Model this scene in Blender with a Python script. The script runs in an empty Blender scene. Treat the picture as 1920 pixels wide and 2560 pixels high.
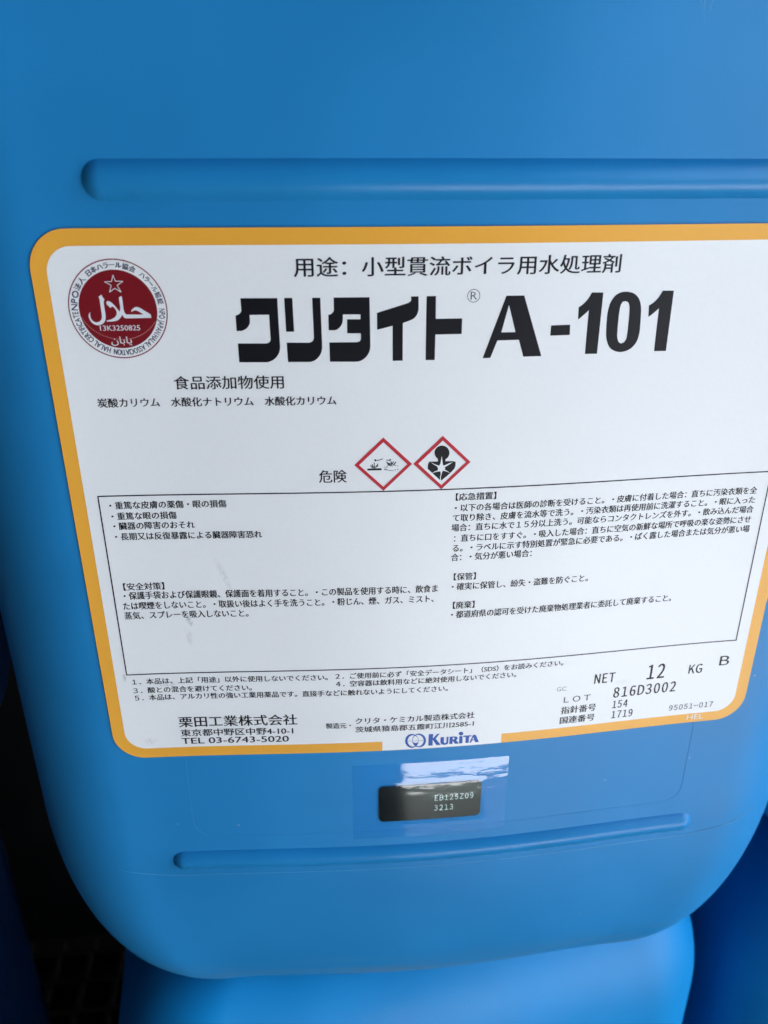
import bpy, bmesh, math, random
from mathutils import Vector, Matrix
from mathutils.geometry import tessellate_polygon
random.seed(7)
R = math.radians
scene = bpy.context.scene
col = scene.collection

# ------------------------------------------------------------------ camera
G = 0.770                      # the can's label origin stands this high above the ground
TILT = 0.00537                 # the can leans a third of a degree
CX, CY, CZ = -0.03807, -0.19757, 0.05896
YAW, PITCH, ROLL, FPX = 0.09733, 0.40305, -0.00304, 1908.85
cy_, sy_, cp_, sp_, cr_, sr_ = math.cos(YAW), math.sin(YAW), math.cos(PITCH), math.sin(PITCH), math.cos(ROLL), math.sin(ROLL)
fwd = Vector((sy_*cp_, cy_*cp_, -sp_)); right0 = Vector((cy_, -sy_, 0)); down0 = fwd.cross(right0)
rt = cr_*right0 + sr_*down0; dn = -sr_*right0 + cr_*down0
cam_d = bpy.data.cameras.new('camera'); cam = bpy.data.objects.new('camera', cam_d); col.objects.link(cam)
m = Matrix((rt, -dn, -fwd)).transposed().to_4x4(); m.translation = Vector((CX, CY, CZ + G))
cam.matrix_world = m
cam_d.sensor_fit = 'VERTICAL'; cam_d.sensor_height = 36; cam_d.lens = 36*FPX/2560
cam_d.clip_start = 0.01; cam_d.clip_end = 500
cam_d.dof.use_dof = True; cam_d.dof.focus_distance = 0.222; cam_d.dof.aperture_fstop = 15
scene.camera = cam

# ------------------------------------------------------------------ light
SUN_EL, SUN_AZ = R(60), R(80)      # azimuth clockwise from +Y: right, a little behind the wall
world = bpy.data.worlds.new('World'); scene.world = world; world.use_nodes = True
nt = world.node_tree; bg = nt.nodes['Background']
sky = nt.nodes.new('ShaderNodeTexSky'); sky.sky_type = 'NISHITA'; sky.sun_disc = False
sky.sun_elevation = SUN_EL; sky.sun_rotation = SUN_AZ
sky.air_density = 1.0; sky.dust_density = 2.0; sky.ozone_density = 1.0
nt.links.new(sky.outputs[0], bg.inputs[0]); bg.inputs[1].default_value = 0.15
sun_d = bpy.data.lights.new('sun', 'SUN'); sun_d.energy = 4.5; sun_d.angle = R(0.5); sun_d.color = (1, .97, .93)
sun = bpy.data.objects.new('sun', sun_d); col.objects.link(sun)
sdir = Vector((math.sin(SUN_AZ)*math.cos(SUN_EL), math.cos(SUN_AZ)*math.cos(SUN_EL), math.sin(SUN_EL)))
sun.rotation_euler = sdir.to_track_quat('Z', 'Y').to_euler()
scene.view_settings.view_transform = 'Standard'; scene.view_settings.look = 'None'
scene.view_settings.exposure = 2.7; scene.view_settings.gamma = 1

# ------------------------------------------------------------------ materials
def mat(name, colour, rough=.5, spec=.5, **kw):
    M = bpy.data.materials.new(name); M.use_nodes = True
    b = M.node_tree.nodes['Principled BSDF']
    b.inputs['Base Color'].default_value = (*colour, 1); b.inputs['Roughness'].default_value = rough
    b.inputs['Specular IOR Level'].default_value = spec
    for k, v in kw.items(): b.inputs[k.replace('_', ' ')].default_value = v
    return M
def nd(M, t, **kw):
    n = M.node_tree.nodes.new(t)
    for k, v in kw.items():
        if k in n.inputs: n.inputs[k].default_value = v
        else: setattr(n, k, v)
    return n
def ln(M, a, b): M.node_tree.links.new(a, b)
def mixc(M, fac, a, b):
    n = nd(M, 'ShaderNodeMix', data_type='RGBA'); 
    ln(M, fac, n.inputs['Factor'])
    for s, v in ((6, a), (7, b)):
        if isinstance(v, tuple): n.inputs[s].default_value = (*v, 1)
        else: ln(M, v, n.inputs[s])
    return n.outputs[2]
def ramp(M, src, p0, p1, v0=0., v1=1.):
    n = nd(M, 'ShaderNodeMapRange'); ln(M, src, n.inputs[0])
    for i, v in zip((1, 2, 3, 4), (p0, p1, v0, v1)): n.inputs[i].default_value = v
    return n.outputs[0]
def math_(M, op, a, b):
    n = nd(M, 'ShaderNodeMath', operation=op)
    for i, v in enumerate((a, b)):
        if isinstance(v, (int, float)): n.inputs[i].default_value = v
        else: ln(M, v, n.inputs[i])
    return n.outputs[0]

def plastic(name, base, rough, dirt=True):
    M = mat(name, base, rough, .26)
    b = M.node_tree.nodes['Principled BSDF']
    tc = nd(M, 'ShaderNodeTexCoord')
    n1 = nd(M, 'ShaderNodeTexNoise', Scale=14.0, Detail=3.0); ln(M, tc.outputs['Object'], n1.inputs['Vector'])
    c = mixc(M, ramp(M, n1.outputs[0], .35, .65), tuple(v*.93 for v in base), tuple(min(1, v*1.06) for v in base))
    # pale dust specks and short scuffs
    v = nd(M, 'ShaderNodeTexVoronoi', Scale=95.0); ln(M, tc.outputs['Object'], v.inputs['Vector'])
    n2 = nd(M, 'ShaderNodeTexNoise', Scale=60.0); ln(M, tc.outputs['Object'], n2.inputs['Vector'])
    spk = math_(M, 'MULTIPLY', ramp(M, v.outputs['Distance'], .035, .02), ramp(M, n2.outputs[0], .54, .60))
    c = mixc(M, math_(M, 'MULTIPLY', spk, .8), c, (.35, .45, .5))
    ms = nd(M, 'ShaderNodeMapping'); ms.inputs['Rotation'].default_value = (0, 1.1, 0); ms.inputs['Scale'].default_value = (55, 55, 1500); ln(M, tc.outputs['Object'], ms.inputs[0])
    ns = nd(M, 'ShaderNodeTexNoise', Scale=1.0, Detail=1.0); ln(M, ms.outputs[0], ns.inputs['Vector'])
    nm = nd(M, 'ShaderNodeTexNoise', Scale=38.0, Detail=2.0); ln(M, tc.outputs['Object'], nm.inputs['Vector'])
    scr = math_(M, 'MULTIPLY', ramp(M, ns.outputs[0], .70, .76), ramp(M, nm.outputs[0], .64, .70))
    c = mixc(M, math_(M, 'MULTIPLY', scr, .02), c, (.25, .42, .52))
    if dirt:
        sep = nd(M, 'ShaderNodeSeparateXYZ'); ln(M, tc.outputs['Object'], sep.inputs[0])
        low = ramp(M, sep.outputs[2], -.215, -.236)
        mp = nd(M, 'ShaderNodeMapping'); mp.inputs['Scale'].default_value = (9, 9, 90); ln(M, tc.outputs['Object'], mp.inputs[0])
        n3 = nd(M, 'ShaderNodeTexNoise', Scale=2.2, Detail=6.0, Roughness=.65); ln(M, mp.outputs[0], n3.inputs['Vector'])
        c = mixc(M, math_(M, 'MULTIPLY', low, ramp(M, n3.outputs[0], .42, .75, 0, .65)), c, (.16, .19, .17))
    ln(M, c, b.inputs['Base Color'])
    n4 = nd(M, 'ShaderNodeTexNoise', Scale=1400.0, Detail=3.0); ln(M, tc.outputs['Object'], n4.inputs['Vector'])
    n5 = nd(M, 'ShaderNodeTexNoise', Scale=25.0, Detail=2.0); ln(M, tc.outputs['Object'], n5.inputs['Vector'])
    b1 = nd(M, 'ShaderNodeBump', Strength=.10, Distance=.0002); ln(M, n4.outputs[0], b1.inputs['Height'])
    b2 = nd(M, 'ShaderNodeBump', Strength=.12, Distance=.004); ln(M, n5.outputs[0], b2.inputs['Height']); ln(M, b1.outputs[0], b2.inputs['Normal'])
    ln(M, b2.outputs[0], b.inputs['Normal'])
    ln(M, ramp(M, n1.outputs[0], .3, .7, rough-.04, rough+.05), b.inputs['Roughness'])
    return M
BLUE = (.014, .212, .485)
M_can = plastic('blue polyethylene', BLUE, .42)
M_line = plastic('blue polyethylene, chafed pale', (.10, .34, .58), .35, False)  # light caught by the mould ledge is put into this pale colour
M_shade_can = plastic('dark navy polyethylene', (.004, .032, .12), .45, False)  # shade of the left gap is put into this colour
M_rib = plastic('blue polyethylene, rubbed crown', BLUE, .30, False)
M_can2 = plastic('blue polyethylene, other cans', (.003, .235, .54), .42, False)

def paper(name, base, stains=True):
    M = mat(name, base, .38, .4); b = M.node_tree.nodes['Principled BSDF']
    tc = nd(M, 'ShaderNodeTexCoord')
    n = nd(M, 'ShaderNodeTexNoise', Scale=900.0, Detail=4.0); ln(M, tc.outputs['Object'], n.inputs['Vector'])
    c = mixc(M, ramp(M, n.outputs[0], .35, .65), tuple(v*.99 for v in base), tuple(v*1.005 for v in base))
    sp = nd(M, 'ShaderNodeTexVoronoi', Scale=70.0); ln(M, tc.outputs['Object'], sp.inputs['Vector'])
    n2 = nd(M, 'ShaderNodeTexNoise', Scale=33.0); ln(M, tc.outputs['Object'], n2.inputs['Vector'])
    s = math_(M, 'MULTIPLY', ramp(M, sp.outputs['Distance'], .022, .010), ramp(M, n2.outputs[0], .62, .66))
    c = mixc(M, math_(M, 'MULTIPLY', s, .75), c, (.12, .12, .12))
    if stains:
        # grey scuffs rubbed into the print: (x, z, half width, half height, slant, strength)
        for x, z, w, h, sl, st in ((-.0655, -.0445, .0012, .0062, .35, .35), (-.0768, -.0597, .0010, .0022, .2, 1.),
                                   (-.0775, -.0650, .0013, .0040, .1, .3), (-.0985, -.0790, .0007, .0016, 0, .8),
                                   (-.086, -.0822, .004, .0008, .0, .6), (-.070, -.1000, .0018, .0012, 0, .5),
                                   (-.0935, -.1035, .0022, .0016, 0, .35), (.060, -.0905, .004, .0012, .0, .25),
                                   (-.0975, -.0290, .0007, .004, 0, .3)):
            mp = nd(M, 'ShaderNodeMapping'); mp.inputs['Location'].default_value = (-x, 0, -z); ln(M, tc.outputs['Object'], mp.inputs[0])
            se = nd(M, 'ShaderNodeSeparateXYZ'); ln(M, mp.outputs[0], se.inputs[0])
            xx = math_(M, 'ADD', se.outputs[0], math_(M, 'MULTIPLY', se.outputs[2], sl))
            a = math_(M, 'POWER', math_(M, 'ABSOLUTE', math_(M, 'DIVIDE', xx, w), 0), 2.)
            e = math_(M, 'POWER', math_(M, 'ABSOLUTE', math_(M, 'DIVIDE', se.outputs[2], h), 0), 2.)
            msk = ramp(M, math_(M, 'ADD', a, e), 1., 0.)
            nn = nd(M, 'ShaderNodeTexNoise', Scale=1.0, Detail=5.0, Roughness=.7)
            m2 = nd(M, 'ShaderNodeMapping'); m2.inputs['Scale'].default_value = (2600, 400, 700); ln(M, tc.outputs['Object'], m2.inputs[0]); ln(M, m2.outputs[0], nn.inputs['Vector'])
            c = mixc(M, math_(M, 'MULTIPLY', math_(M, 'MULTIPLY', msk, ramp(M, nn.outputs[0], .42, .62)), st), c, (.34, .34, .35))
    ln(M, c, b.inputs['Base Color'])
    n5 = nd(M, 'ShaderNodeTexNoise', Scale=22.0, Detail=2.0); ln(M, tc.outputs['Object'], n5.inputs['Vector'])
    bp = nd(M, 'ShaderNodeBump', Strength=.18, Distance=.003); ln(M, n5.outputs[0], bp.inputs['Height']); ln(M, bp.outputs[0], b.inputs['Normal'])
    return M
M_white = paper('label paper', (.82, .83, .81))
M_orange = paper('orange print', (.84, .40, .045), False)
M_ink = mat('black ink', (.007, .007, .010), .38, .25)
M_ink2 = mat('worn black ink', (.018, .018, .024), .4, .3)
M_grey = mat('thin grey ink', (.22, .22, .23), .4, .3)
M_red = mat('crimson ink', (.19, .008, .014), .38, .3)
M_ghs = mat('red hazard ink', (.50, .020, .035), .38, .3)
M_purple = mat('purple ring ink', (.20, .004, .03), .38, .3)
M_navy = mat('navy seal ink', (.03, .035, .08), .38, .3)
M_sealw = mat('white seal ink', (.72, .74, .76), .4, .3)
M_pink = mat('pale arc ink', (.50, .22, .20), .4, .3)
M_logo = mat('blue logo ink', (.008, .085, .38), .38, .3)
M_hel = mat('white letter print', (.85, .80, .68), .4, .3)
M_code = mat('white sticker print', (.8, .8, .78), .4, .3)
M_black = mat('glossy black sticker', (.006, .006, .007), .12, .5)
def film():
    M = bpy.data.materials.new('clear tape film'); M.use_nodes = True
    N = M.node_tree.nodes; N.clear()
    out = nd(M, 'ShaderNodeOutputMaterial'); tr = nd(M, 'ShaderNodeBsdfTransparent'); tr.inputs[0].default_value = (.76, .88, .87, 1)
    gl = nd(M, 'ShaderNodeBsdfGlossy', Roughness=.035); gl.inputs[0].default_value = (1, 1, 1, 1)
    fr = nd(M, 'ShaderNodeFresnel', IOR=1.65); mx = nd(M, 'ShaderNodeAddShader'); gm = nd(M, 'ShaderNodeCombineColor')
    tc = nd(M, 'ShaderNodeTexCoord'); n = nd(M, 'ShaderNodeTexNoise', Scale=1.0, Detail=3.0, Roughness=.5)
    mp = nd(M, 'ShaderNodeMapping'); mp.inputs['Scale'].default_value = (90, 100, 230); ln(M, tc.outputs['Object'], mp.inputs[0]); ln(M, mp.outputs[0], n.inputs['Vector'])
    bp = nd(M, 'ShaderNodeBump', Strength=.16, Distance=.0004); ln(M, n.outputs[0], bp.inputs['Height'])
    for t in (gl, fr): ln(M, bp.outputs[0], t.inputs['Normal'])
    [ln(M, fr.outputs[0], gm.inputs[i]) for i in range(3)]; ln(M, gm.outputs[0], gl.inputs[0]); ln(M, tr.outputs[0], mx.inputs[0]); ln(M, gl.outputs[0], mx.inputs[1]); ln(M, mx.outputs[0], out.inputs[0])
    return M
M_film = film()

# ------------------------------------------------------------------ object helpers
def empty(name, loc=(0, 0, 0), label=None, cat=None, group=None):
    o = bpy.data.objects.new(name, None); col.objects.link(o); o.location = loc
    if label: o['label'] = label; o['category'] = cat
    if group: o['group'] = group
    return o
def mesh_obj(name, verts, faces, mats, parent=None, smooth=True, midx=None):
    me = bpy.data.meshes.new(name); me.from_pydata(verts, [], faces)
    for mm in (mats if isinstance(mats, (list, tuple)) else [mats]): me.materials.append(mm)
    if midx: me.polygons.foreach_set('material_index', midx)
    if smooth: me.polygons.foreach_set('use_smooth', [True]*len(me.polygons))
    me.update()
    o = bpy.data.objects.new(name, me); col.objects.link(o); o.parent = parent
    return o

# ------------------------------------------------------------------ the can
A, RC = .14453, .03971
Z0, RZ, RX, RY, PX, PY = -.14709, .09241, .04837, .01902, .766, 1.026
Z1, TZ, TX, TY = .098, .072, .045, .032
DEPTH = .20
BOT, TOP = Z0-RZ, Z1+TZ
def bul(x):
    x = min(abs(x), .103); return .875*x*x - 41.3*x**4
def section():
    pts = []
    xm = A-RC; by = bul(xm)
    n = 90
    for i in range(n+1):
        x = -xm + 2*xm*i/n; pts.append((x, bul(x)))
    for i in range(1, 25):
        t = math.pi/2*i/24; pts.append((xm+RC*math.sin(t), by+RC*(1-math.cos(t))))
    for i in range(1, 7): pts.append((A, by+RC+(DEPTH-by-2*RC)*i/6))
    for i in range(1, 25):
        t = math.pi/2*i/24; pts.append((xm+RC*math.cos(t), DEPTH-RC+RC*math.sin(t)))
    for i in range(1, 12): pts.append((xm-2*xm*i/12, DEPTH))
    for i in range(0, 25):
        t = math.pi/2*i/24; pts.append((-xm-RC*math.sin(t), DEPTH-RC+RC*math.cos(t)))
    for i in range(1, 7): pts.append((-A, DEPTH-RC-(DEPTH-by-2*RC)*i/6))
    for i in range(1, 24):
        t = math.pi/2*i/24; pts.append((-xm-RC*math.cos(t), by+RC-RC*math.sin(t)))
    return pts
SEC = section()
def can_body():
    rings = []
    def ring(z, ix, iy, s=1.):
        k = (A-ix)/A*s; q = ((DEPTH/2-iy)/(DEPTH/2))*s
        rings.append([(x*k, DEPTH/2+(y-DEPTH/2)*q, z) for x, y in SEC])
    for s in (.02, .3, .6, .85, .96): ring(TOP, TX, TY, s)
    for i in range(28, 0, -1):
        a = math.pi/2*i/28; ring(Z1+TZ*math.sin(a), TX*(1-math.cos(a)), TY*(1-math.cos(a)))
    n = 70
    for i in range(n+1): ring(Z1+(Z0-Z1)*i/n, 0, 0)
    for i in range(1, 61):
        a = math.pi/2*i/60; c = max(0, math.cos(a))
        ring(Z0-RZ*math.sin(a), RX*(1-c**PX), RY*(1-c**PY))
    for s in (.97, .85, .6, .3, .02): ring(BOT, RX, RY, s)
    N = len(SEC); vs = [p for r in rings for p in r]; fs = []
    for j in range(len(rings)-1):
        for i in range(N):
            a, b = j*N+i, j*N+(i+1) % N
            fs.append((a, a+N, b+N, b))
    fs.append(tuple(range(N))[::-1]); fs.append(tuple((len(rings)-1)*N+i for i in range(N)))
    me = bpy.data.meshes.new('body'); me.from_pydata(vs, [], fs); me.update()
    bm = bmesh.new(); bm.from_mesh(me); bmesh.ops.recalc_face_normals(bm, faces=bm.faces); bm.to_mesh(me); bm.free()
    me.polygons.foreach_set('use_smooth', [True]*len(me.polygons))
    return me
def face_y(x, z):
    """front surface depth, including the rounding below Z0"""
    if z >= Z0: return bul(x)
    s = min(1, (Z0-z)/RZ); a = math.asin(s); c = math.cos(a)
    ix = RX*(1-c**PX); iy = RY*(1-c**PY)
    xs = x*A/(A-ix); q = (DEPTH/2-iy)/(DEPTH/2)
    xm = A-RC; y = bul(xs)
    if abs(xs) > xm:
        u = min(.999, (abs(xs)-xm)/RC); y = bul(xm)+RC*(1-math.sqrt(1-u*u))
    return DEPTH/2+(y-DEPTH/2)*q

def rib(name, x0, x1, zc, hh, height, parent, material, nx=240, nz=36):
    """raised rib with rounded ends, its rim sunk a hair below the wall"""
    vs, fs = [], []
    for i in range(nx+1):
        # cluster columns at the ends
        t = i/nx; t = .5-.5*math.cos(math.pi*t); x = x0+(x1-x0)*t
        e = max(0, (x0+hh-x)/hh, (x-(x1-hh))/hh); w = hh*math.sqrt(max(0, 1-e*e))
        for j in range(nz+1):
            v = -math.cos(math.pi*j/nz); z = zc+w*v
            r = min(1, math.hypot(e, (w*v)/hh))
            h = height*max(0, 1-r**2.2)**.95
            vs.append((x, face_y(x, z)-h+.00003, z))
    for i in range(nx):
        for j in range(nz):
            a = i*(nz+1)+j; fs.append((a, a+nz+1, a+nz+2, a+1))
    return mesh_obj(name, vs, fs, material, parent)

def plate(name, x0, x1, z0, z1, r, off, material, parent, thick=.0001, nx=72, nz=26, rtop=None):
    """thin sheet with rounded corners lying on the wall, bent with it"""
    rt_ = r if rtop is None else rtop
    xs = [x0+(x1-x0)*i/nx for i in range(nx+1)]
    m_ = max(r, rt_)
    if m_ > 0:
        for k in range(1, 14):
            d_ = m_*(1-math.cos(math.pi/2*k/14)); xs += [x0+d_, x1-d_]
    xs = sorted(set(round(x, 7) for x in xs))
    def cut(x, rr):
        if rr <= 0: return 0
        e = max(0, (x0+rr-x)/rr, (x-(x1-rr))/rr); return rr*(1-math.sqrt(max(0, 1-e*e)))
    vs, fs = [], []
    n = nz+3
    for x in xs:
        a, b = z0+cut(x, r), z1-cut(x, rt_)
        for j in range(n):
            if j == 0: z, o = a, 0
            elif j == n-1: z, o = b, 0
            else: z = a+(b-a)*(j-1)/nz; o = thick
            vs.append((x, face_y(x, z)-off-o, z))
    for i in range(len(xs)-1):
        for j in range(n-1):
            a = i*n+j; fs.append((a, a+n, a+n+1, a+1))
    # end rims
    for ii in (0, len(xs)-1):
        base = len(vs)
        for j in range(n): x, y, z = vs[ii*n+j]; vs.append((x, face_y(x, z)-off, z))
        for j in range(n-1):
            q = (ii*n+j, ii*n+j+1, base+j+1, base+j); fs.append(q if ii == 0 else q[::-1])
    o = mesh_obj(name, vs, fs, material, parent, smooth=False)
    return o

STEP = .0025
def lay(pv, pf, off):
    """flat print (mm) -> cut every 2.5 mm so that it bends with the wall"""
    bm = bmesh.new(); vv = [bm.verts.new((x/1000, 0, z/1000)) for x, z in pv]
    for f in pf:
        try: bm.faces.new([vv[i] for i in f])
        except ValueError: pass
    a, b = min(x for x, z in pv)/1000, max(x for x, z in pv)/1000
    k = math.ceil(a/STEP)
    while k*STEP < b:
        if b-a > .0012:
            bmesh.ops.bisect_plane(bm, geom=bm.verts[:]+bm.edges[:]+bm.faces[:], plane_co=(k*STEP, 0, 0), plane_no=(1, 0, 0), dist=1e-7)
        k += 1
    bm.verts.index_update()
    vs = [(v.co.x, face_y(v.co.x, v.co.z)-off, v.co.z) for v in bm.verts]
    fs = [tuple(v.index for v in f.verts) for f in bm.faces]; bm.free()
    return vs, fs
def rounded(loop, lim=42):
    """Chaikin cuts at the gentle corners only: traced curves turn smooth, sharp corners stay"""
    for _ in range(2):
        n = len(loop); out = []
        for i in range(n):
            (ax, az), (bx, bz), (cx, cz) = loop[i-1], loop[i], loop[(i+1) % n]
            u = math.hypot(bx-ax, bz-az); v = math.hypot(cx-bx, cz-bz)
            if u < 1e-6 or v < 1e-6: continue
            t = abs(math.degrees(math.atan2((bx-ax)*(cz-bz)-(bz-az)*(cx-bx), (bx-ax)*(cx-bx)+(bz-az)*(cz-bz))))
            if 4 < t < lim:
                k = min(.25, .25*v/u); q = min(.25, .25*u/v)
                out += [(bx+(ax-bx)*k, bz+(az-bz)*k), (bx+(cx-bx)*q, bz+(cz-bz)*q)]
            else: out.append((bx, bz))
        loop = out; lim *= .7
    return loop
def poly(polys, off):
    """polys: list of (outer, holes) in mm -> verts, faces lying on the wall"""
    vs, fs = [], []
    for outer, holes in polys:
        if 6 < len(outer) < 45: outer, holes = rounded(outer), [rounded(h) for h in holes]
        loops = [[Vector((x, z, 0)) for x, z in outer]]+[[Vector((x, z, 0)) for x, z in h] for h in holes]
        tri = tessellate_polygon(loops)
        flat = [(p.x, p.y) for l in loops for p in l]; ff = []
        for t in tri:
            (ax, az), (bx, bz), (cx, cz) = (flat[k] for k in t)
            ar = (bx-ax)*(cz-az)-(bz-az)*(cx-ax)
            if abs(ar) > 1e-9: ff.append(tuple(t) if ar > 0 else tuple(t)[::-1])
        v, f = lay(flat, ff, off); b = len(vs); vs += v; fs += [tuple(b+i for i in q) for q in f]
    return vs, fs
def stroke(pts, w):
    out = []
    for i in range(len(pts)-1):
        (x0, z0), (x1, z1) = pts[i], pts[i+1]; L = math.hypot(x1-x0, z1-z0) or 1; nx_, nz_ = -(z1-z0)/L*w/2, (x1-x0)/L*w/2
        out.append(([(x0+nx_, z0+nz_), (x0-nx_, z0-nz_), (x1-nx_, z1-nz_), (x1+nx_, z1+nz_)], []))
    return out
def ring(cx, cz, r0, r1, n=96, e=1.):
    f = lambda r: [(cx+r*math.cos(2*math.pi*i/n), cz+r*e*math.sin(2*math.pi*i/n)) for i in range(n)]
    return (f(r1), [f(r0)] if r0 > 0 else [])
def printed(name, polys, material, parent, off):
    v, f = poly(polys, off); return mesh_obj(name, v, f, material, parent, smooth=False)

_font = None
def glyph_mesh(s, offset=0., spacing=1.):
    c = bpy.data.curves.new('t', 'FONT'); c.body = s; c.size = 1; c.offset = offset; c.resolution_u = 3; c.space_character = spacing
    o = bpy.data.objects.new('t', c); col.objects.link(o)
    me = o.to_mesh(); vs = [tuple(v.co[:2]) for v in me.vertices]; fs = [tuple(p.vertices) for p in me.polygons]
    o.to_mesh_clear(); bpy.data.objects.remove(o); bpy.data.curves.remove(c)
    return vs, fs
def fit(vs, x0, x1, z0, z1, slant=0.):
    a, b = min(v[0] for v in vs), max(v[0] for v in vs); c, d = min(v[1] for v in vs), max(v[1] for v in vs)
    return [(x0+(v[0]-a)/(b-a)*(x1-x0)+slant*(v[1]-c)/(d-c)*(z1-z0), z0+(v[1]-c)/(d-c)*(z1-z0)) for v in vs]
def text(name, s, x0, x1, z0, h, material, parent, off, bold=0., spacing=1.):
    vs, fs = glyph_mesh(s, 0., spacing); p = fit(vs, x0, x1, z0, z0+h)
    if bold:      # struck twice, the second strike a hair to the right
        d = bold*h; a = lay([(x-d/2, z) for x, z in p], fs, off) if h > 3.5 else ([((x-d/2)/1000, face_y(x/1000, z/1000)-off, z/1000) for x, z in p], fs)
        b = lay([(x+d/2, z+d*.3) for x, z in p], fs, off+.000008) if h > 3.5 else ([((x+d/2)/1000, face_y(x/1000, z/1000)-off-.000008, (z+d*.3)/1000) for x, z in p], fs)
        n = len(a[0]); return mesh_obj(name, list(a[0])+list(b[0]), list(a[1])+[tuple(n+i for i in q) for q in b[1]], material, parent, smooth=False)
    if h > 3.5:
        v, f = lay(p, fs, off); return mesh_obj(name, v, f, material, parent, smooth=False)
    return mesh_obj(name, [(x/1000, face_y(x/1000, z/1000)-off, z/1000) for x, z in p], fs, material, parent, smooth=False)

TEXTS=[
 ('用途：小型貫流ボイラ用水処理剤',-41.06,42.47,38.41,4.66),
 ('食品添加物使用',-73.54,-45.1,10.28,3.55),
 ('炭酸カリウム\u3000水酸化ナトリウム\u3000水酸化カリウム',-93.9,-31.53,5.71,2.49),
 ('危険',-36.81,-29.26,-16.34,3.68),
 ('・重篤な皮膚の薬傷・眼の損傷',-94.94,-62.84,-23.28,2.31),
 ('・重篤な眼の損傷',-94.8,-76.95,-26.52,2.27),
 ('・臓器の障害のおそれ',-94.7,-72.24,-29.53,2.29),
 ('・長期又は反復暴露による臓器障害恐れ',-94.67,-53.57,-32.81,2.32),
 ('【安全対策】',-94.56,-82.92,-48.91,2.45),
 ('・保護手袋および保護眼鏡、保護面を着用すること。・この製品を使用する時に、飲食ま',-94.86,-3.03,-51.97,2.56),
 ('たは喫煙をしないこと。・取扱い後はよく手を洗うこと。・粉じん、煙、ガス、ミスト、',-95.45,-4.16,-55.35,2.51),
 ('蒸気、スプレーを吸入しないこと。',-95.48,-59.29,-58.62,2.54),
 ('【応急措置】',1.46,13.05,-22.84,2.28),
 ('・以下の各場合は医師の診断を受けること。・皮膚に付着した場合：直ちに汚染衣類を全',1.3,93.93,-26.21,2.31),
 ('て取り除き、皮膚を流水等で洗う。・汚染衣類は再使用前に洗濯すること。・眼に入った',0.81,93.91,-29.31,2.33),
 ('場合：直ちに水で１５分以上洗う。可能ならコンタクトレンズを外す。・飲み込んだ場合',0.5,93.97,-32.38,2.36),
 ('：直ちに口をすすぐ。・吸入した場合：直ちに空気の新鮮な場所で呼吸の楽な姿勢にさせ',1.36,93.83,-35.77,2.39),
 ('る。・ラベルに示す特別処置が緊急に必要である。・ばく露した場合または気分が悪い場',1.06,93.99,-38.94,2.41),
 ('合：・気分が悪い場合：',0.69,24.87,-41.92,2.44),
 ('【保管】',1.73,8.3,-48.33,2.36),
 ('・確実に保管し、紛失・盗難を防ぐこと。',1.23,43.37,-51.68,2.45),
 ('【廃棄】',1.79,8.34,-58.02,2.44),
 ('・都道府県の認可を受けた廃棄物処理業者に委託して廃棄すること。',1.33,71.97,-61.31,2.54),
 ('１．本品は、上記「用途」以外に使用しないでください。',-96.34,-36.56,-81.95,2.66),
 ('２．ご使用前に必ず「安全データシート」（SDS）をお読みください。',-34.1,38.37,-81.7,2.77),
 ('３．酸との混合を避けてください。',-96.39,-60.16,-85.17,2.69),
 ('４．空容器は飲料用などに絶対使用しないでください。',-34.02,23.06,-84.55,2.71),
 ('５．本品は、アルカリ性の強い工業用薬品です。直接手などに触れないようにしてください。',-96.28,1.12,-87.95,2.71),
 ('栗田工業株式会社',-83.92,-46.73,-98.6,4.14),
 ('東京都中野区中野4-10-1',-83.72,-48.18,-102.21,2.77),
 ('TEL 03-6743-5020',-83.78,-49.71,-105.18,2.34),
 ('製造元・',-37.64,-29.74,-100.49,2.15),
 ('クリタ・ケミカル製造株式会社',-28.23,10.19,-99.08,2.45),
 ('茨城県猿島郡五霞町江川2585-1',-28.28,10.09,-102.36,2.33),
 ('NET',49.76,56.68,-90.0,3.68),
 ('12',68.03,73.92,-90.44,5.65),
 ('KG',82.61,87.17,-89.91,3.58),
 ('B',93.1,96.31,-87.61,3.64),
 ('816D3002',57.05,78.84,-96.45,4.1),
 ('LOT',39.92,49.01,-96.28,2.27),
 ('指針番号',39.35,51.36,-100.83,2.96),
 ('国連番号',39.35,51.32,-104.78,2.83),
 ('154',57.23,62.44,-100.69,3.0),
 ('1719',57.39,64.71,-104.86,3.03),
 ('95051-017',77.91,93.63,-104.29,2.21),
 ('HEL',85.07,90.98,-108.92,2.08),
 ('GC',37.12,40.39,-91.48,1.6),
 ('EB125Z09',-1.93,11.34,-132.62,2.4),
 ('3213',-2.03,4.42,-136.97,2.43),
]
D_KU=[(-54.72,33.41),(-45.52,33.38),(-45.55,28.43),(-45.48,21.12),(-45.68,20.01),(-46.34,18.78),(-47.4,17.85),(-48.54,17.37),(-49.11,17.27),(-56.19,17.33),(-56.21,22.17),(-48.83,22.11),(-48.15,22.4),(-47.79,22.99),(-47.84,29.31),(-52.72,29.31),(-52.73,27.4),(-53.16,26.5),(-53.94,25.74),(-54.88,25.35),(-55.25,25.31),(-56.28,25.32),(-56.26,29.19),(-55.51,29.4),(-55.02,29.75),(-54.69,30.29)]
D_RIA=[(-43.82,33.41),(-41.79,33.39),(-41.72,25.03),(-43.74,25.04)]
D_RIB=[(-36.83,33.39),(-34.8,33.38),(-34.72,21.02),(-34.9,19.9),(-35.53,18.67),(-36.57,17.67),(-37.71,17.27),(-38.27,17.24),(-43.66,17.29),(-43.72,22.29),(-37.91,22.2),(-37.16,22.52),(-36.76,23.26)]
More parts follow.
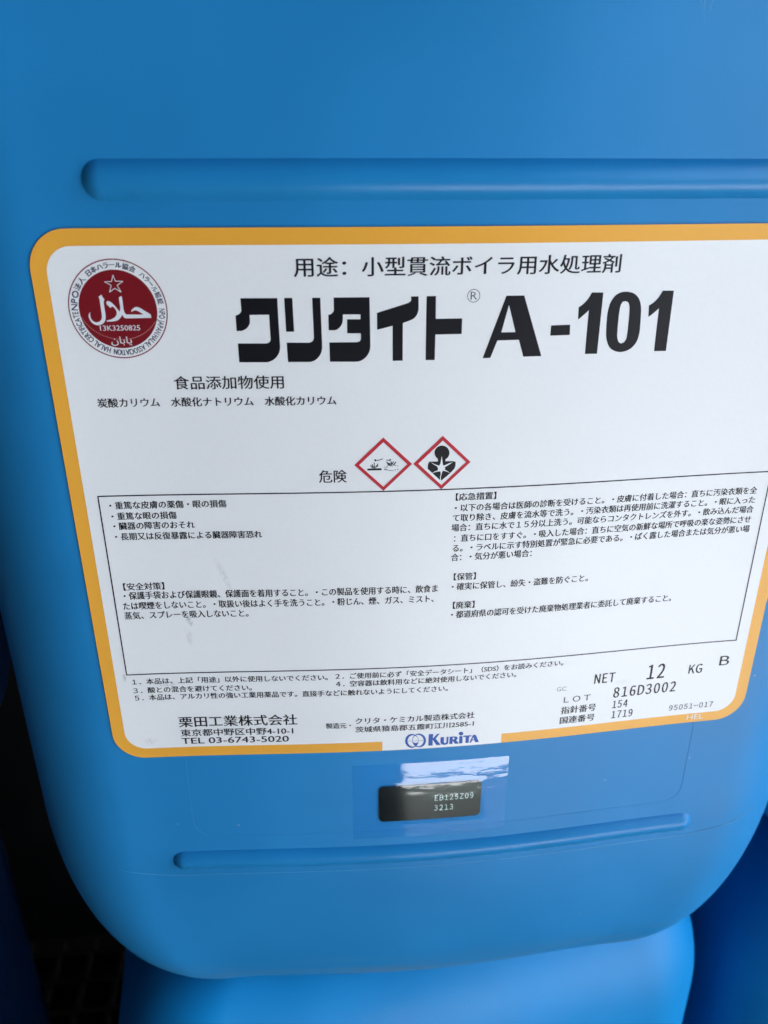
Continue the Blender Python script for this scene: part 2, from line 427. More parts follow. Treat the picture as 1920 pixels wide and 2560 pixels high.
D_TA=[(-31.46,33.42),(-22.43,33.41),(-22.33,21.05),(-22.49,19.93),(-23.13,18.7),(-24.19,17.7),(-25.32,17.23),(-26.08,17.16),(-32.84,17.25),(-32.87,22.22),(-25.65,22.21),(-24.97,22.46),(-24.74,23.12),(-24.77,24.45),(-28.22,24.49),(-28.2,28.02),(-24.78,27.99),(-24.76,29.18),(-29.25,29.22),(-29.23,27.93),(-29.47,26.84),(-30.12,25.94),(-30.98,25.36),(-31.64,25.3),(-32.9,25.31),(-32.91,29.15),(-32.18,29.32),(-31.61,29.93),(-31.46,30.29)]
D_I=[(-11.94,33.47),(-10.03,33.48),(-9.93,30.4),(-10.23,29.07),(-10.96,28.13),(-11.7,27.67),(-13.96,26.9),(-13.95,17.24),(-16.56,17.24),(-16.59,26.25),(-20.57,25.28),(-20.57,29.53),(-12.69,31.87),(-12.07,32.22),(-11.89,32.57)]
D_TO=[(-7.96,33.49),(-5.59,33.49),(-5.5,27.83),(1.35,27.83),(1.37,23.88),(-5.49,23.83),(-5.53,17.27),(-7.93,17.28)]
D_A=[(12.64,33.29),(17.33,33.26),(23.11,17.58),(18.17,17.54),(16.7,22.02),(10.92,21.98),(9.26,17.47),(7.21,17.46)]
D_Ah=[(13.46,30.96),(15.62,24.02),(11.84,24.05)]
D_dash=[(25.12,25.52),(30.3,25.57),(30.44,22.91),(25.11,22.88)]
D_one=[(35.37,33.65),(38.54,33.58),(38.57,17.7),(35.18,17.75),(35.05,29.2),(33.73,27.93),(32.33,26.83),(32.18,29.98),(33.3,30.71),(34.32,31.75),(35.02,32.84)]
D_zero=[(45.03,33.68),(47.02,33.28),(48.63,31.95),(49.53,29.73),(49.81,26.42),(50.0,22.76),(49.49,20.31),(47.88,18.5),(45.52,17.84),(43.5,18.16),(41.71,19.33),(40.62,21.82),(40.37,24.87),(40.25,28.47),(40.75,31.13),(41.94,32.87),(43.44,33.59)]
D_zeroh=[(45.04,31.26),(45.8,30.89),(46.27,29.81),(46.44,27.11),(46.55,23.48),(46.44,21.34),(45.84,20.43),(45.01,20.21),(44.23,20.67),(43.72,22.03),(43.56,24.78),(43.52,28.09),(43.64,30.17),(44.16,31.11)]
D_oneb=[(55.0,33.69),(58.15,33.62),(58.3,17.77),(54.85,17.83),(54.59,29.18),(53.32,28.01),(51.9,26.96),(51.65,29.97),(52.85,30.66),(53.87,31.7),(54.6,32.87)]
D_lamA=[(-89.67,34.02),(-88.85,34.53),(-88.76,34.01),(-88.34,33.43),(-88.61,32.7),(-88.58,30.89),(-88.61,29.06),(-88.92,28.06),(-89.6,27.35),(-90.65,27.0),(-91.79,27.26),(-92.57,28.19),(-92.82,29.11),(-92.71,29.78),(-92.26,30.35),(-92.4,29.61),(-92.32,28.77),(-91.92,28.1),(-91.22,27.76),(-90.36,27.91),(-89.76,28.41),(-89.51,29.24),(-89.5,31.06),(-89.51,33.36)]
D_lamB=[(-84.73,33.81),(-84.02,34.18),(-83.95,33.15),(-83.95,30.84),(-83.8,30.01),(-83.43,29.64),(-79.24,29.6),(-80.0,30.23),(-80.88,30.65),(-81.56,30.57),(-82.09,30.29),(-82.11,30.58),(-81.47,31.23),(-80.77,31.47),(-80.04,31.34),(-77.39,29.59),(-77.32,28.75),(-83.72,28.68),(-84.19,28.93),(-84.48,29.6),(-85.06,28.69),(-85.98,28.11),(-87.35,27.91),(-88.59,27.98),(-88.39,28.22),(-87.27,28.46),(-86.18,29.12),(-85.75,29.86),(-85.8,30.69),(-86.36,31.53),(-86.77,31.61),(-87.23,31.29),(-87.5,31.7),(-87.94,32.12),(-88.04,32.61),(-87.66,33.02),(-87.01,32.88),(-86.13,32.02),(-85.37,30.85),(-84.93,30.35),(-84.72,31.34),(-84.75,32.66)]
D_star=[(-85.42,39.19),(-85.04,37.71),(-83.19,37.66),(-84.76,36.74),(-84.01,35.11),(-85.43,36.01),(-86.84,35.1),(-86.19,36.75),(-87.74,37.6),(-86.01,37.63)]
D_sealnum=[(-90.42,25.68),(-80.45,25.82),(-90.24,26.99)]
D_sealjap=[(-88.12,21.87),(-82.92,21.89),(-87.81,24.17)]
D_g1=[(-27.05,-11.3),(-19.06,-3.54),(-11.14,-11.34),(-19.07,-19.08)]
D_g1i=[(-25.75,-11.33),(-19.05,-4.86),(-12.44,-11.38),(-19.07,-17.85)]
D_g2=[(-10.8,-11.35),(-2.78,-3.51),(5.2,-11.31),(-2.82,-19.12)]
D_g2i=[(-9.43,-11.35),(-2.74,-4.84),(3.93,-11.3),(-2.81,-17.89)]
D_slab=[(-23.61,-12.67),(-23.38,-12.41),(-19.76,-12.38),(-19.49,-12.67),(-19.65,-12.93),(-23.39,-12.94)]
D_strokes=[(0.135,[(-21.5,-9.75),(-20.96,-10.12),(-20.22,-10.0),(-19.61,-9.78),(-19.2,-9.6)]),(0.316,[(-21.41,-9.87),(-21.05,-10.22)]),(0.135,[(-18.25,-10.02),(-17.51,-10.11),(-17.12,-10.03)]),(0.271,[(-17.44,-10.21),(-17.03,-9.84)]),(0.18,[(-22.48,-11.64),(-22.03,-12.25)]),(0.158,[(-22.14,-11.17),(-21.8,-12.3)]),(0.113,[(-22.63,-11.4),(-22.32,-11.88)]),(0.135,[(-21.55,-10.71),(-21.53,-11.3)]),(0.203,[(-21.6,-11.54),(-21.46,-12.02),(-21.33,-12.39)]),(0.18,[(-20.83,-11.51),(-21.1,-12.03)]),(0.158,[(-20.55,-11.04),(-20.78,-11.94)]),(0.18,[(-20.89,-11.56),(-20.56,-11.52)]),(0.18,[(-18.18,-10.55),(-17.61,-11.45)]),(0.203,[(-17.73,-10.92),(-17.16,-11.46)]),(0.203,[(-16.89,-10.46),(-16.93,-11.42)]),(0.18,[(-16.26,-10.48),(-16.75,-11.47)]),(0.18,[(-15.58,-10.62),(-16.36,-11.6)]),(0.135,[(-17.28,-10.93),(-17.43,-11.53),(-16.48,-11.79)]),(0.113,[(-16.14,-11.44),(-15.57,-11.69)]),(0.09,[(-18.07,-11.63),(-16.93,-11.73)]),(0.09,[(-18.86,-12.14),(-17.72,-12.04)]),(0.09,[(-18.79,-12.5),(-18.72,-12.88),(-17.83,-12.86)]),(0.09,[(-18.74,-12.59),(-18.02,-12.71)]),(0.09,[(-17.83,-13.05),(-16.24,-13.17)]),(0.113,[(-15.97,-12.96),(-15.6,-12.9)]),(0.113,[(-15.33,-12.83),(-14.92,-12.77)]),(0.068,[(-15.34,-11.82),(-14.89,-11.88)])]
D_head=[(-0.81,-8.45),(-0.88,-7.98),(-1.05,-7.52),(-1.31,-7.12),(-1.65,-6.77),(-2.06,-6.51),(-2.5,-6.34),(-2.96,-6.27),(-3.42,-6.31),(-3.85,-6.45),(-4.24,-6.69),(-4.56,-7.01),(-4.79,-7.4),(-4.93,-7.84),(-4.97,-8.31),(-4.9,-8.78),(-4.74,-9.24),(-4.48,-9.65),(-4.14,-10.0),(-3.74,-10.26),(-3.29,-10.44),(-2.82,-10.5),(-2.36,-10.47),(-1.92,-10.32),(-1.54,-10.08),(-1.22,-9.76),(-0.98,-9.36),(-0.85,-8.92)]
D_torso=[(-4.04,-9.65),(-3.96,-10.85),(-6.25,-10.82),(-6.73,-11.48),(-6.77,-12.92),(-5.47,-14.18),(-2.97,-16.61),(-0.5,-14.52),(0.99,-12.83),(0.99,-11.14),(0.18,-10.9),(-1.87,-10.85),(-1.85,-9.61)]
D_burst=[(-2.95,-9.28),(-2.7,-10.89),(-2.55,-11.86),(-2.2,-12.11),(-1.18,-11.62),(0.23,-11.12),(-0.94,-11.97),(-2.02,-12.6),(-1.87,-12.97),(-2.0,-13.28),(-1.22,-13.79),(-0.34,-14.41),(-1.44,-13.88),(-2.38,-13.61),(-2.71,-13.91),(-2.81,-14.51),(-3.08,-15.48),(-2.9,-16.61),(-3.18,-16.6),(-3.29,-15.47),(-3.04,-14.5),(-3.22,-13.77),(-3.87,-13.79),(-4.67,-13.96),(-5.56,-14.22),(-4.79,-13.71),(-3.99,-13.5),(-3.85,-12.9),(-4.14,-12.29),(-4.89,-11.83),(-6.06,-10.97),(-4.62,-11.74),(-3.58,-12.11),(-3.21,-11.36),(-3.1,-10.4)]
D_logo=[(-10.21,-106.63),(-7.44,-106.72),(-12.26,-106.6),(-10.26,-103.9)]
D_letters=[('K',(-4.48,-109.01),(-1.64,-109.02),(-4.59,-104.45)),('U',(-1.47,-108.71),(1.07,-108.76),(-1.55,-106.05)),('R',(1.29,-108.78),(3.71,-108.83),(1.19,-105.96)),('I',(4.23,-108.87),(5.44,-108.82),(4.12,-106.0)),('T',(6.62,-108.88),(9.31,-108.87),(6.49,-105.89)),('A',(9.18,-108.8),(12.15,-108.88),(9.03,-105.71))]
D_black=[(-20.88,-126.9),(14.02,-127.66),(-3.45,-125.25),(-3.06,-140.58)]
L_K=[(-4.59,-104.34),(-3.14,-104.37),(-3.17,-106.16),(-1.81,-104.43),(-1.02,-104.38),(-2.26,-106.33),(-0.49,-109.01),(-1.93,-109.01),(-3.23,-106.74),(-3.23,-109.0),(-4.65,-108.99)]
L_U=[(-0.68,-105.87),(0.46,-105.88),(0.47,-108.02),(0.64,-108.33),(0.99,-108.36),(1.3,-108.09),(1.32,-105.9),(1.99,-105.91),(1.92,-108.34),(1.72,-108.82),(1.25,-109.03),(0.53,-109.09),(-0.11,-108.88),(-0.57,-108.43),(-0.69,-107.73)]
L_R=[(2.34,-105.94),(4.02,-105.93),(4.66,-106.08),(5.0,-106.55),(4.94,-107.13),(4.56,-107.49),(5.5,-108.97),(4.18,-108.97),(3.36,-107.58),(3.38,-108.94),(2.26,-108.94)]
L_Rh=[(3.39,-106.35),(3.79,-106.38),(4.0,-106.75),(3.79,-107.09),(3.4,-107.09)]
L_i=[(5.5,-105.94),(6.59,-105.96),(6.62,-108.96),(5.5,-108.95)]
L_dot=[(6.81,-105.03),(6.76,-104.79),(6.64,-104.56),(6.46,-104.38),(6.24,-104.25),(6.0,-104.19),(5.77,-104.21),(5.56,-104.3),(5.4,-104.45),(5.29,-104.66),(5.27,-104.89),(5.31,-105.13),(5.43,-105.35),(5.61,-105.53),(5.83,-105.66),(6.07,-105.72),(6.3,-105.7),(6.51,-105.62),(6.68,-105.46),(6.78,-105.26)]
L_T=[(6.78,-105.9),(9.62,-105.93),(9.51,-106.41),(8.79,-106.44),(8.75,-108.96),(7.62,-108.93),(7.67,-106.45),(6.92,-106.46)]
L_A2=[(9.99,-106.03),(10.34,-105.82),(10.82,-105.87),(11.16,-106.24),(12.14,-108.97),(10.98,-108.98),(10.65,-108.15),(9.81,-108.15),(9.58,-108.92),(8.96,-108.94)]
L_A2h=[(10.2,-106.89),(10.5,-107.78),(9.92,-107.79)]
L_c1=[(-7.85,-106.81),(-7.89,-106.37),(-7.98,-105.93),(-8.12,-105.51),(-8.31,-105.13),(-8.54,-104.78),(-8.81,-104.47),(-9.11,-104.22),(-9.43,-104.03),(-9.77,-103.91),(-10.11,-103.85),(-10.46,-103.86),(-10.79,-103.94),(-11.11,-104.09),(-11.4,-104.3),(-11.66,-104.57),(-11.88,-104.89),(-12.05,-105.25),(-12.18,-105.65),(-12.25,-106.07),(-12.28,-106.51),(-12.24,-106.95),(-12.16,-107.39),(-12.02,-107.81),(-11.83,-108.2),(-11.6,-108.55),(-11.33,-108.86),(-11.03,-109.11),(-10.71,-109.3),(-10.37,-109.43),(-10.02,-109.49),(-9.68,-109.48),(-9.34,-109.39),(-9.02,-109.25),(-8.73,-109.03),(-8.47,-108.76),(-8.25,-108.44),(-8.07,-108.08),(-7.95,-107.67),(-7.87,-107.25)]
L_c1i=[(-7.92,-106.81),(-7.95,-106.45),(-8.02,-106.09),(-8.13,-105.75),(-8.28,-105.44),(-8.47,-105.15),(-8.68,-104.91),(-8.92,-104.7),(-9.18,-104.55),(-9.45,-104.45),(-9.73,-104.4),(-10.0,-104.41),(-10.27,-104.47),(-10.52,-104.59),(-10.76,-104.77),(-10.96,-104.98),(-11.14,-105.24),(-11.28,-105.54),(-11.38,-105.86),(-11.44,-106.21),(-11.46,-106.56),(-11.43,-106.92),(-11.36,-107.28),(-11.25,-107.62),(-11.1,-107.93),(-10.92,-108.22),(-10.7,-108.47),(-10.46,-108.67),(-10.2,-108.83),(-9.93,-108.93),(-9.65,-108.98),(-9.37,-108.97),(-9.1,-108.91),(-8.85,-108.79),(-8.61,-108.61),(-8.41,-108.39),(-8.23,-108.13),(-8.09,-107.83),(-7.99,-107.51),(-7.93,-107.16)]
L_c2=[(-5.43,-106.81),(-5.47,-106.37),(-5.56,-105.94),(-5.71,-105.52),(-5.9,-105.13),(-6.14,-104.79),(-6.42,-104.48),(-6.73,-104.23),(-7.06,-104.04),(-7.4,-103.92),(-7.76,-103.86),(-8.11,-103.87),(-8.45,-103.94),(-8.77,-104.09),(-9.07,-104.3),(-9.33,-104.56),(-9.56,-104.88),(-9.74,-105.24),(-9.86,-105.63),(-9.94,-106.05),(-9.96,-106.49),(-9.93,-106.93),(-9.84,-107.36),(-9.69,-107.78),(-9.5,-108.17),(-9.26,-108.52),(-8.99,-108.82),(-8.68,-109.08),(-8.35,-109.27),(-8.0,-109.4),(-7.64,-109.46),(-7.29,-109.45),(-6.94,-109.37),(-6.62,-109.23),(-6.32,-109.02),(-6.05,-108.75),(-5.83,-108.43),(-5.65,-108.07),(-5.52,-107.67),(-5.45,-107.25)]
L_c2i=[(-6.23,-106.79),(-6.26,-106.43),(-6.33,-106.08),(-6.45,-105.74),(-6.6,-105.42),(-6.79,-105.13),(-7.01,-104.89),(-7.25,-104.68),(-7.52,-104.53),(-7.79,-104.43),(-8.08,-104.38),(-8.36,-104.39),(-8.63,-104.45),(-8.89,-104.57),(-9.12,-104.74),(-9.33,-104.96),(-9.51,-105.22),(-9.65,-105.51),(-9.76,-105.83),(-9.82,-106.18),(-9.83,-106.54),(-9.81,-106.89),(-9.73,-107.25),(-9.62,-107.59),(-9.47,-107.91),(-9.28,-108.19),(-9.06,-108.44),(-8.81,-108.65),(-8.55,-108.81),(-8.27,-108.91),(-7.99,-108.96),(-7.7,-108.95),(-7.43,-108.89),(-7.17,-108.77),(-6.93,-108.6),(-6.72,-108.38),(-6.54,-108.12),(-6.4,-107.82),(-6.3,-107.49),(-6.24,-107.15)]
L_drop=[(-9.76,-107.05),(-9.36,-107.43),(-8.8,-107.6),(-8.28,-107.46),(-7.94,-107.08),(-8.09,-107.85),(-8.47,-108.51),(-8.89,-108.97),(-9.34,-108.45),(-9.64,-107.74)]
L_bar=[(-11.46,-106.66),(-6.21,-106.73)]

BODY = can_body()
def jerrycan(label, loc, material, group='blue jerrycans stacked on the mesh deck', ribs=True):
    root = empty('jerrycan', loc, label, 'jerrycan', group)
    root.rotation_euler.y = -TILT
    me = BODY if material is M_can else (BODY3 if material is M_shade_can else BODY2)
    b = bpy.data.objects.new('body', me); col.objects.link(b); b.parent = root
    if ribs:
        rib('rib', -.0899, .0903, .0606, .0046, .0023, root, M_rib if material is M_can else material)
        rib('rib', -.0923, .0946, -.1560, .0043, .0022, root, M_rib if material is M_can else material)
    return root
BODY.materials.append(M_can); BODY2 = BODY.copy(); BODY2.materials.clear(); BODY2.materials.append(M_can2); BODY3 = BODY.copy(); BODY3.materials.clear(); BODY3.materials.append(M_shade_can)
can = jerrycan('large blue plastic jerrycan in front carrying the orange-bordered white label', (0, 0, G), M_can)

# raised panel under the label, mould line and the small mould marks
def line_tube(name, pts, r, material, parent):
    vs, fs = [], []; k = 6
    for i, p in enumerate(pts):
        p = Vector(p); t = (Vector(pts[min(i+1, len(pts)-1)])-Vector(pts[max(i-1, 0)])).normalized()
        u = t.cross(Vector((0, 1, .2))).normalized(); w = t.cross(u)
        rr = (r(p.x) if callable(r) else r)*min(1, i/4, (len(pts)-1-i)/4)+1e-6
        for a in range(k): q = p+rr*(math.cos(2*math.pi*a/k)*u+math.sin(2*math.pi*a/k)*w); vs.append(tuple(q))
    for i in range(len(pts)-1):
        for a in range(k): fs.append((i*k+a, i*k+(a+1) % k, (i+1)*k+(a+1) % k, (i+1)*k+a))
    return mesh_obj(name, vs, fs, material, parent)
pts = []
for i in range(91):
    x = -.112+.236*i/90
    z = -.1632+(.0065*((abs(x)-.088)/.03)**1.6 if abs(x) > .088 else 0)
    pts.append((x, face_y(x, z), z))
line_tube('mould_line', pts, lambda x: .00010+.00014*max(0, min(1, (x+.02)/.08)), M_line, can)
pts = [(-.0836, face_y(-.0836, z), z) for z in [-.106-.0012*i for i in range(27)]]
pts += [(-.0766-.007*math.cos(a), 0, -.1382-.007*math.sin(a)) for a in [math.pi/2*i/8 for i in range(1, 8)]]
pts += [(-.0766+.158*i/60, 0, -.1452) for i in range(61)]
pts += [(.0814+.007*math.sin(a), 0, -.1382-.007*math.cos(a)) for a in [math.pi/2*i/8 for i in range(1, 8)]]
pts += [(.0884, 0, -.1382+.0012*i) for i in range(27)]
line_tube('panel_edge', [(x, face_y(x, z)+.00006, z) for x, _, z in pts], .00014, M_can, can)
for k, x in enumerate((.0548, .0562, .0578)):
    line_tube('mould_mark', [(x+.0004*math.sin(i*.9+k), bul(x)+.00005, .0925+.002*(k == 0)+.0012*i) for i in range(16)], .00012, M_line, can)

# ------------------------------------------------------------------ the paper label
label = plate('label', -.105, .105, -.1101, .0500, .0098, .00024, M_orange, can, thick=.00018)
OFF = .00024+.00018
plate('label_face', -.1012, .1012, -.1064, .0460, .0066, OFF, M_white, label, thick=.00003)
plate('label_face', -.01967, .01967, -.11005, -.1062, 0, OFF, M_white, label, thick=.00003, nx=20, nz=4)
INK = OFF+.00003+.00004
bold = {'栗田工業株式会社': .045, '危険': .03, '用途：小型貫流ボイラ用水処理剤': .035, '食品添加物使用': .035, '95051-017': .035, 'LOT': .02}
for s, x0, x1, z0, h in TEXTS:
    if s in ('EB125Z09', '3213', 'HEL', 'GC'): continue
    nm = 'text_line'
    if '．' in s: z0, h = z0+.1, 2.2
    lat = all(ord(c) < 256 for c in s)
    fw = ''.join(chr(ord(c)+0xFEE0) if 33 <= ord(c) < 127 else c for c in s) if lat and s[:3] != 'TEL' else s
    text(nm, fw, x0, x1, z0, h, M_ink, label, INK, bold.get(s, .055), .62 if lat and s not in ('LOT', 'TEL 03-6743-5020') else 1.)
for s, x0, x1, z0, h in TEXTS:
    if s == 'HEL': text('text_line', s, x0, x1, z0, h, M_hel, label, INK, .02)
    if s == 'GC': text('text_line', s, x0, x1, z0, h, M_grey, label, INK)
printed('title_lettering', [(D_KU, []), (D_RIA, []), (D_RIB, []), (D_TA, []), (D_I, []), (D_TO, []), (D_A, [D_Ah]), (D_dash, []), (D_one, []), (D_zero, [D_zeroh]), (D_oneb, [])], M_ink, label, INK)
# registered mark
v, f = poly([ring(4.12, 33.42, 1.52, 1.66, 40)], INK)
rv, rf = glyph_mesh('R', -.01); p = fit(rv, 3.35, 5.0, 32.45, 34.4)
b0 = len(v); v += [(x/1000, face_y(x/1000, z/1000)-INK, z/1000) for x, z in p]; f += [tuple(b0+i for i in q) for q in rf]
mesh_obj('trademark_sign', v, f, M_ink, label, smooth=False)
# ruled box
T = .36
BX0, BX1, BZ0, BZ1 = -97.65, 97.3, -78.06, -19.26
printed('ruled_box', stroke([(BX0, BZ1), (BX1, BZ1)], T)+stroke([(BX0, BZ0), (BX1, BZ0)], T)+stroke([(BX0, BZ0-.08), (BX0, BZ1+.08)], T)+stroke([(BX1, BZ0-.08), (BX1, BZ1+.08)], T), M_ink, label, INK+.00001)
# hazard diamonds
def pictogram(groups):
    vs, fs, mi = [], [], []
    for polys, off, k in groups:
        v, f = poly(polys, off); b = len(vs); vs += v; fs += [tuple(b+i for i in q) for q in f]; mi += [k]*len(f)
    return mesh_obj('hazard_pictogram', vs, fs, [M_ghs, M_ink, M_white], label, smooth=False, midx=mi)
pictogram([([(D_g1, [D_g1i])], INK+.00002, 0), ([(D_slab, [])]+[q for w, s in D_strokes for q in stroke(s, w*1.5)], INK+.00001, 1)])
pictogram([([(D_g2, [D_g2i])], INK+.00002, 0), ([(D_head, []), (D_torso, [])], INK+.00001, 1), ([(D_burst, [])], INK+.00004, 2)])
# round certification seal
CXS, CZS = -85.28, 30.85
def seal():
    vs, fs, mi = [], [], []
    def add(v, f, k):
        b = len(vs); vs.extend(v); fs.extend(tuple(b+i for i in q) for q in f); mi.extend([k]*len(f))
    add(*poly([ring(CXS, CZS, 11.90, 12.18, 128)], INK), 0)
    add(*poly([ring(CXS, CZS, 0, 9.6, 128)], INK), 1)
    O2 = INK+.00003
    add(*poly([(D_lamA, []), (D_lamB, [])], O2), 2)
    st = D_star+[D_star[0]]; add(*poly(stroke(st, .17), O2), 2)
    arc = []
    for i in range(31):
        a = R(202+136*i/30); arc.append((CXS+.1+10.1*math.cos(a), CZS+1.6+9.0*math.sin(a)))
    add(*poly([q for q in stroke(arc, .12) if all(math.hypot(x-CXS, z-CZS) < 9.5 for x, z in q[0])], O2), 3)
    def flat(s, x0, x1, z0, z1, k, bold_):
        g, f = glyph_mesh(s, bold_); p = fit(g, x0, x1, z0, z1); add(*lay(p, f, O2), k)
    flat('13K3250825', D_sealnum[0][0], D_sealnum[1][0], D_sealnum[0][1], D_sealnum[2][1], 2, .004)
    flat('\uFEE5\uFE8E\uFE91\uFE8E\uFEF3', D_sealjap[0][0], D_sealjap[1][0], D_sealjap[0][1], D_sealjap[2][1], 2, .006)
    def around(s, a0, a1, h, w, bold_, rad=10.72):
        """characters from angle a0 clockwise to a1, tops outward"""
        gl = []
        for c in s:
            if c == ' ': gl.append((None, None, .35, 0)); continue
            g, f = glyph_mesh(c); xa, xb = min(v[0] for v in g), max(v[0] for v in g)
            za, zb = min(v[1] for v in g), max(v[1] for v in g); em = .70 if ord(c) < 256 else .92
            mid = .345 if ord(c) < 256 else .36
            gl.append(([((x-(xa+xb)/2)*h/em, (z-mid)*h/em) for x, z in g], f, (xb-xa)/em+.16, 1))
        tot = sum(q[2] for q in gl); run = 0; sx = min(1.25, abs(R(a1-a0))*rad/(tot*h))
        for g, f, q, on in gl:
            a = R(a0+(a1-a0)*(run+q/2)/tot); run += q
            if not on: continue
            p = [(x*sx, z) for x, z in g]
            out = []
            for x, z in p:
                ux, uz = math.sin(a), -math.cos(a)      # clockwise tangent
                X = CXS+math.cos(a)*(rad+z)+ux*x; Zc = CZS+math.sin(a)*(rad+z)+uz*x
                out.append((X/1000, face_y(X/1000, Zc/1000)-INK, Zc/1000))
            add(out, f, 4)
            add([(x+.00005+bold_*.006, y-.000008, z) for x, y, z in out], f, 4)
    around('NPO法人', 181, 133, 1.5, 1, .016)
    around('日本ハラール協会', 128, 60, 1.5, .95, .018)
    around('ハラール認証', 54, 6, 1.4, .95, .012)
    around('NPO JAPAN HALAL ASSOCIATION', 1, -104, 1.4, 1, .010)
    around('HALAL CERTIFICATE', -108, -178, 1.4, 1, .010)
    o = mesh_obj('certification_seal', vs, fs, [M_purple, M_red, M_sealw, M_pink, M_navy], label, smooth=False, midx=mi)
seal()
# maker's logo
def logo():
    vs, fs = poly([(L_K, []), (L_U, []), (L_R, [L_Rh]), (L_i, []), (L_dot, []), (L_T, []), (L_A2, [L_A2h]), (L_c1, [L_c1i])], INK)
    for p, o in (([(L_c2, [L_c2i])], .000008), ([(L_drop, [])], .000016), (stroke(L_bar, .10), .000024)):
        v, f = poly(p, INK+o); n = len(vs); vs += v; fs += [tuple(n+i for i in q) for q in f]
    mesh_obj('brand_logo', vs, fs, M_logo, label, smooth=False)
logo()

# ------------------------------------------------------------------ code sticker under clear tape
st = plate('code_sticker', -.0208, .0140, -.1406, -.1254, .0016, .00022, M_black, can, thick=.00020, nx=24, nz=10)
for s, x0, x1, z0, h in TEXTS:
    if s in ('EB125Z09', '3213'): text('text_line', ''.join(chr(ord(c)+0xFEE0) for c in s), x0, x1, z0, h, M_code, st, .00046, .0, .62)
def tape():
    x0, x1, z0, z1 = -.0297, .0229, -.1480, -.1160
    nx, nz = 200, 130; vs, fs = [], []
    for i in range(nx+1):
        x = x0+(x1-x0)*i/nx
        for j in range(nz+1):
            z = z0+(z1-z0)*j/nz
            dx = max(-.0208-x, x-.0140, 0); dz = max(-.1406-z, z+.1254, 0); dd_ = math.hypot(dx, dz)
            lift = .00022*max(0, 1-dd_/.0019)**1.5
            vs.append((x, face_y(x, z)-.00030-lift, z))
    for i in range(nx):
        for j in range(nz): a = i*(nz+1)+j; fs.append((a, a+nz+1, a+nz+2, a+1))
    mesh_obj('clear_tape', vs, fs, M_film, can)
tape()

# ------------------------------------------------------------------ the other cans
H = TOP-BOT
OTH = [('jerrycan directly beneath the labelled one, only its bright shoulder showing', (.012, .014, -H-.001)),
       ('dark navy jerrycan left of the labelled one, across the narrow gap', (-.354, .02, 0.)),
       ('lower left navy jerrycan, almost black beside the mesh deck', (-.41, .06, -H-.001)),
       ('deep blue jerrycan showing at the right edge beside the labelled one', (.303, .025, .0)),
       ('lower right jerrycan, deep blue in the bottom right corner', (.318, .03, -H-.001))]
for lb, (x, y, z) in OTH:
    o = jerrycan(lb, (x, y, z+G), M_shade_can if 'navy' in lb else M_can2, ribs='directly' not in lb)
    if 'directly' in lb: o.rotation_euler.z = R(7)

# ------------------------------------------------------------------ mesh deck, ground, added light blockers and glare strip
M_dk = mat('dark olive plastic deck', (.035, .032, .018), .6, .4)
pal = empty('mesh_pallet', (0, .12, 0), 'dark plastic pallet with an open square mesh deck under the stack', 'pallet')
DZ = BOT-H-.003+G
def box(vs, fs, x0, x1, y0, y1, z0, z1):
    b = len(vs); vs += [(x, y, z) for x in (x0, x1) for y in (y0, y1) for z in (z0, z1)]
    fs += [tuple(b+i for i in q) for q in ((0, 1, 3, 2), (4, 6, 7, 5), (0, 4, 5, 1), (2, 3, 7, 6), (0, 2, 6, 4), (1, 5, 7, 3))]
vs, fs = [], []
x = -.62
while x < .63: box(vs, fs, x-.0022, x+.0022, -.2, .26, DZ-.016, DZ-.001); x += .031
y = -.19
while y < .26: box(vs, fs, -.64, .64, y-.0022, y+.0022, DZ-.015, DZ); y += .031
mesh_obj('deck_grid', vs, fs, M_dk, pal, smooth=False)
for yy in (-.20, .02, .25):
    vs, fs = [], []; box(vs, fs, -.64, .64, yy-.025, yy+.025, .004, DZ-.017); mesh_obj('runner', vs, fs, M_dk, pal, smooth=False)

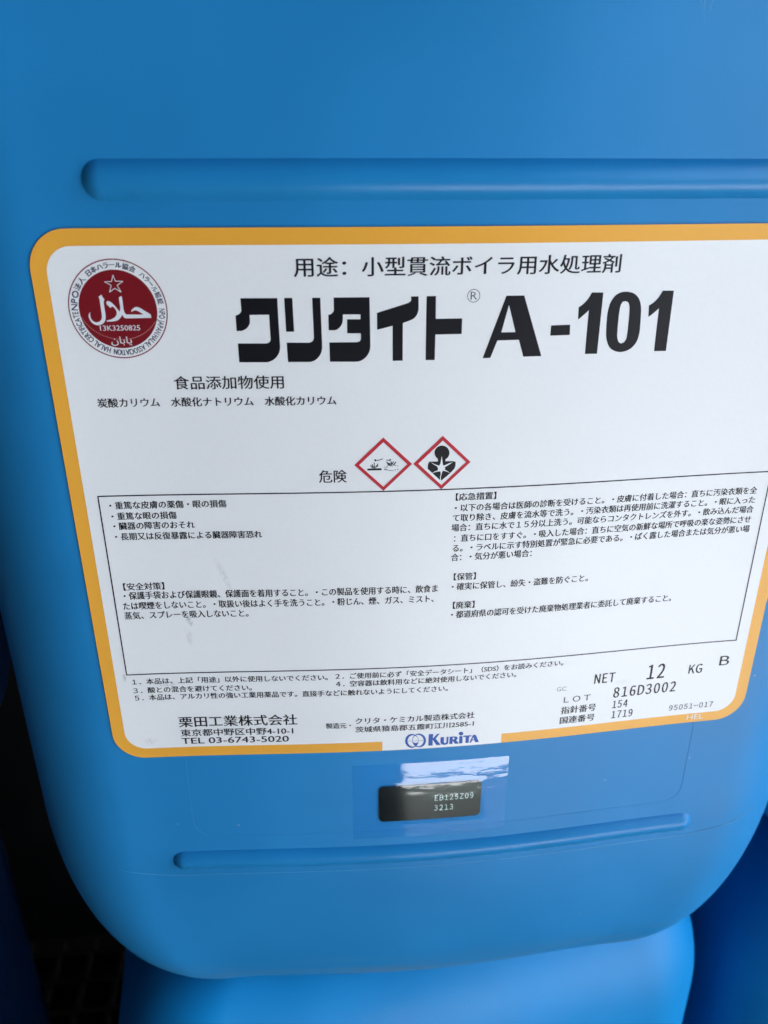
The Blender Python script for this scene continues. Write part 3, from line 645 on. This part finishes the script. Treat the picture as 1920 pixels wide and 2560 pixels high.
def rough_mat(name, base, sc, var=.25):
    M = mat(name, base, .85, .3); b = M.node_tree.nodes['Principled BSDF']
    tc = nd(M, 'ShaderNodeTexCoord'); n = nd(M, 'ShaderNodeTexNoise', Scale=sc, Detail=8.0); ln(M, tc.outputs['Object'], n.inputs['Vector'])
    ln(M, mixc(M, n.outputs[0], tuple(v*(1-var) for v in base), tuple(v*(1+var) for v in base)), b.inputs['Base Color'])
    bp = nd(M, 'ShaderNodeBump', Strength=.3, Distance=.01); ln(M, n.outputs[0], bp.inputs['Height']); ln(M, bp.outputs[0], b.inputs['Normal'])
    return M
M_conc = rough_mat('worn concrete', (.055, .055, .055), 6)
M_glare = rough_mat('pale glare strip', (.79, .80, .82), 9, .04)
M_blocker = rough_mat('dark light blocker', (.018, .018, .02), 3)
g = mesh_obj('ground', [(-60, -60, 0), (60, -60, 0), (60, 60, 0), (-60, 60, 0)], [(0, 1, 2, 3)], M_conc, smooth=False); g['kind'] = 'structure'
ap = mesh_obj('glare_strip', [(.047, -1.35, .004), (2.3, -1.35, .004), (2.3, -.690, .004), (.047, -.690, .004)], [(0, 1, 2, 3)], M_glare, smooth=False); ap['kind'] = 'structure'  # unseen pale strip, added for the tape glare and light from the right
vs, fs = [], []; box(vs, fs, -5, 5, .45, .65, -.01, 2.2)
w = mesh_obj('wall', vs, fs, M_blocker, smooth=False); w['kind'] = 'structure'  # added wall, keeps the gaps behind the cans dark
vs, fs = [], []; box(vs, fs, -.80, -.62, -4.5, .448, -.01, 2.2)
box(vs, fs, -.797, 1.30, -2.4, -2.25, -.01, 2.197)
w = mesh_obj('blocker_wall', vs, fs, M_blocker, smooth=False); w['kind'] = 'structure'  # unseen walls, added to block light from the left and front
vs, fs = [], []; box(vs, fs, -3, 5, -.35, .8, 2.203, 2.3); box(vs, fs, -3, 1.30, -4.5, -.353, 2.203, 2.3)
w = mesh_obj('blocker_roof', vs, fs, M_blocker, smooth=False); w['kind'] = 'structure'  # unseen roof, added and stepped to block overhead light and shape the shadow
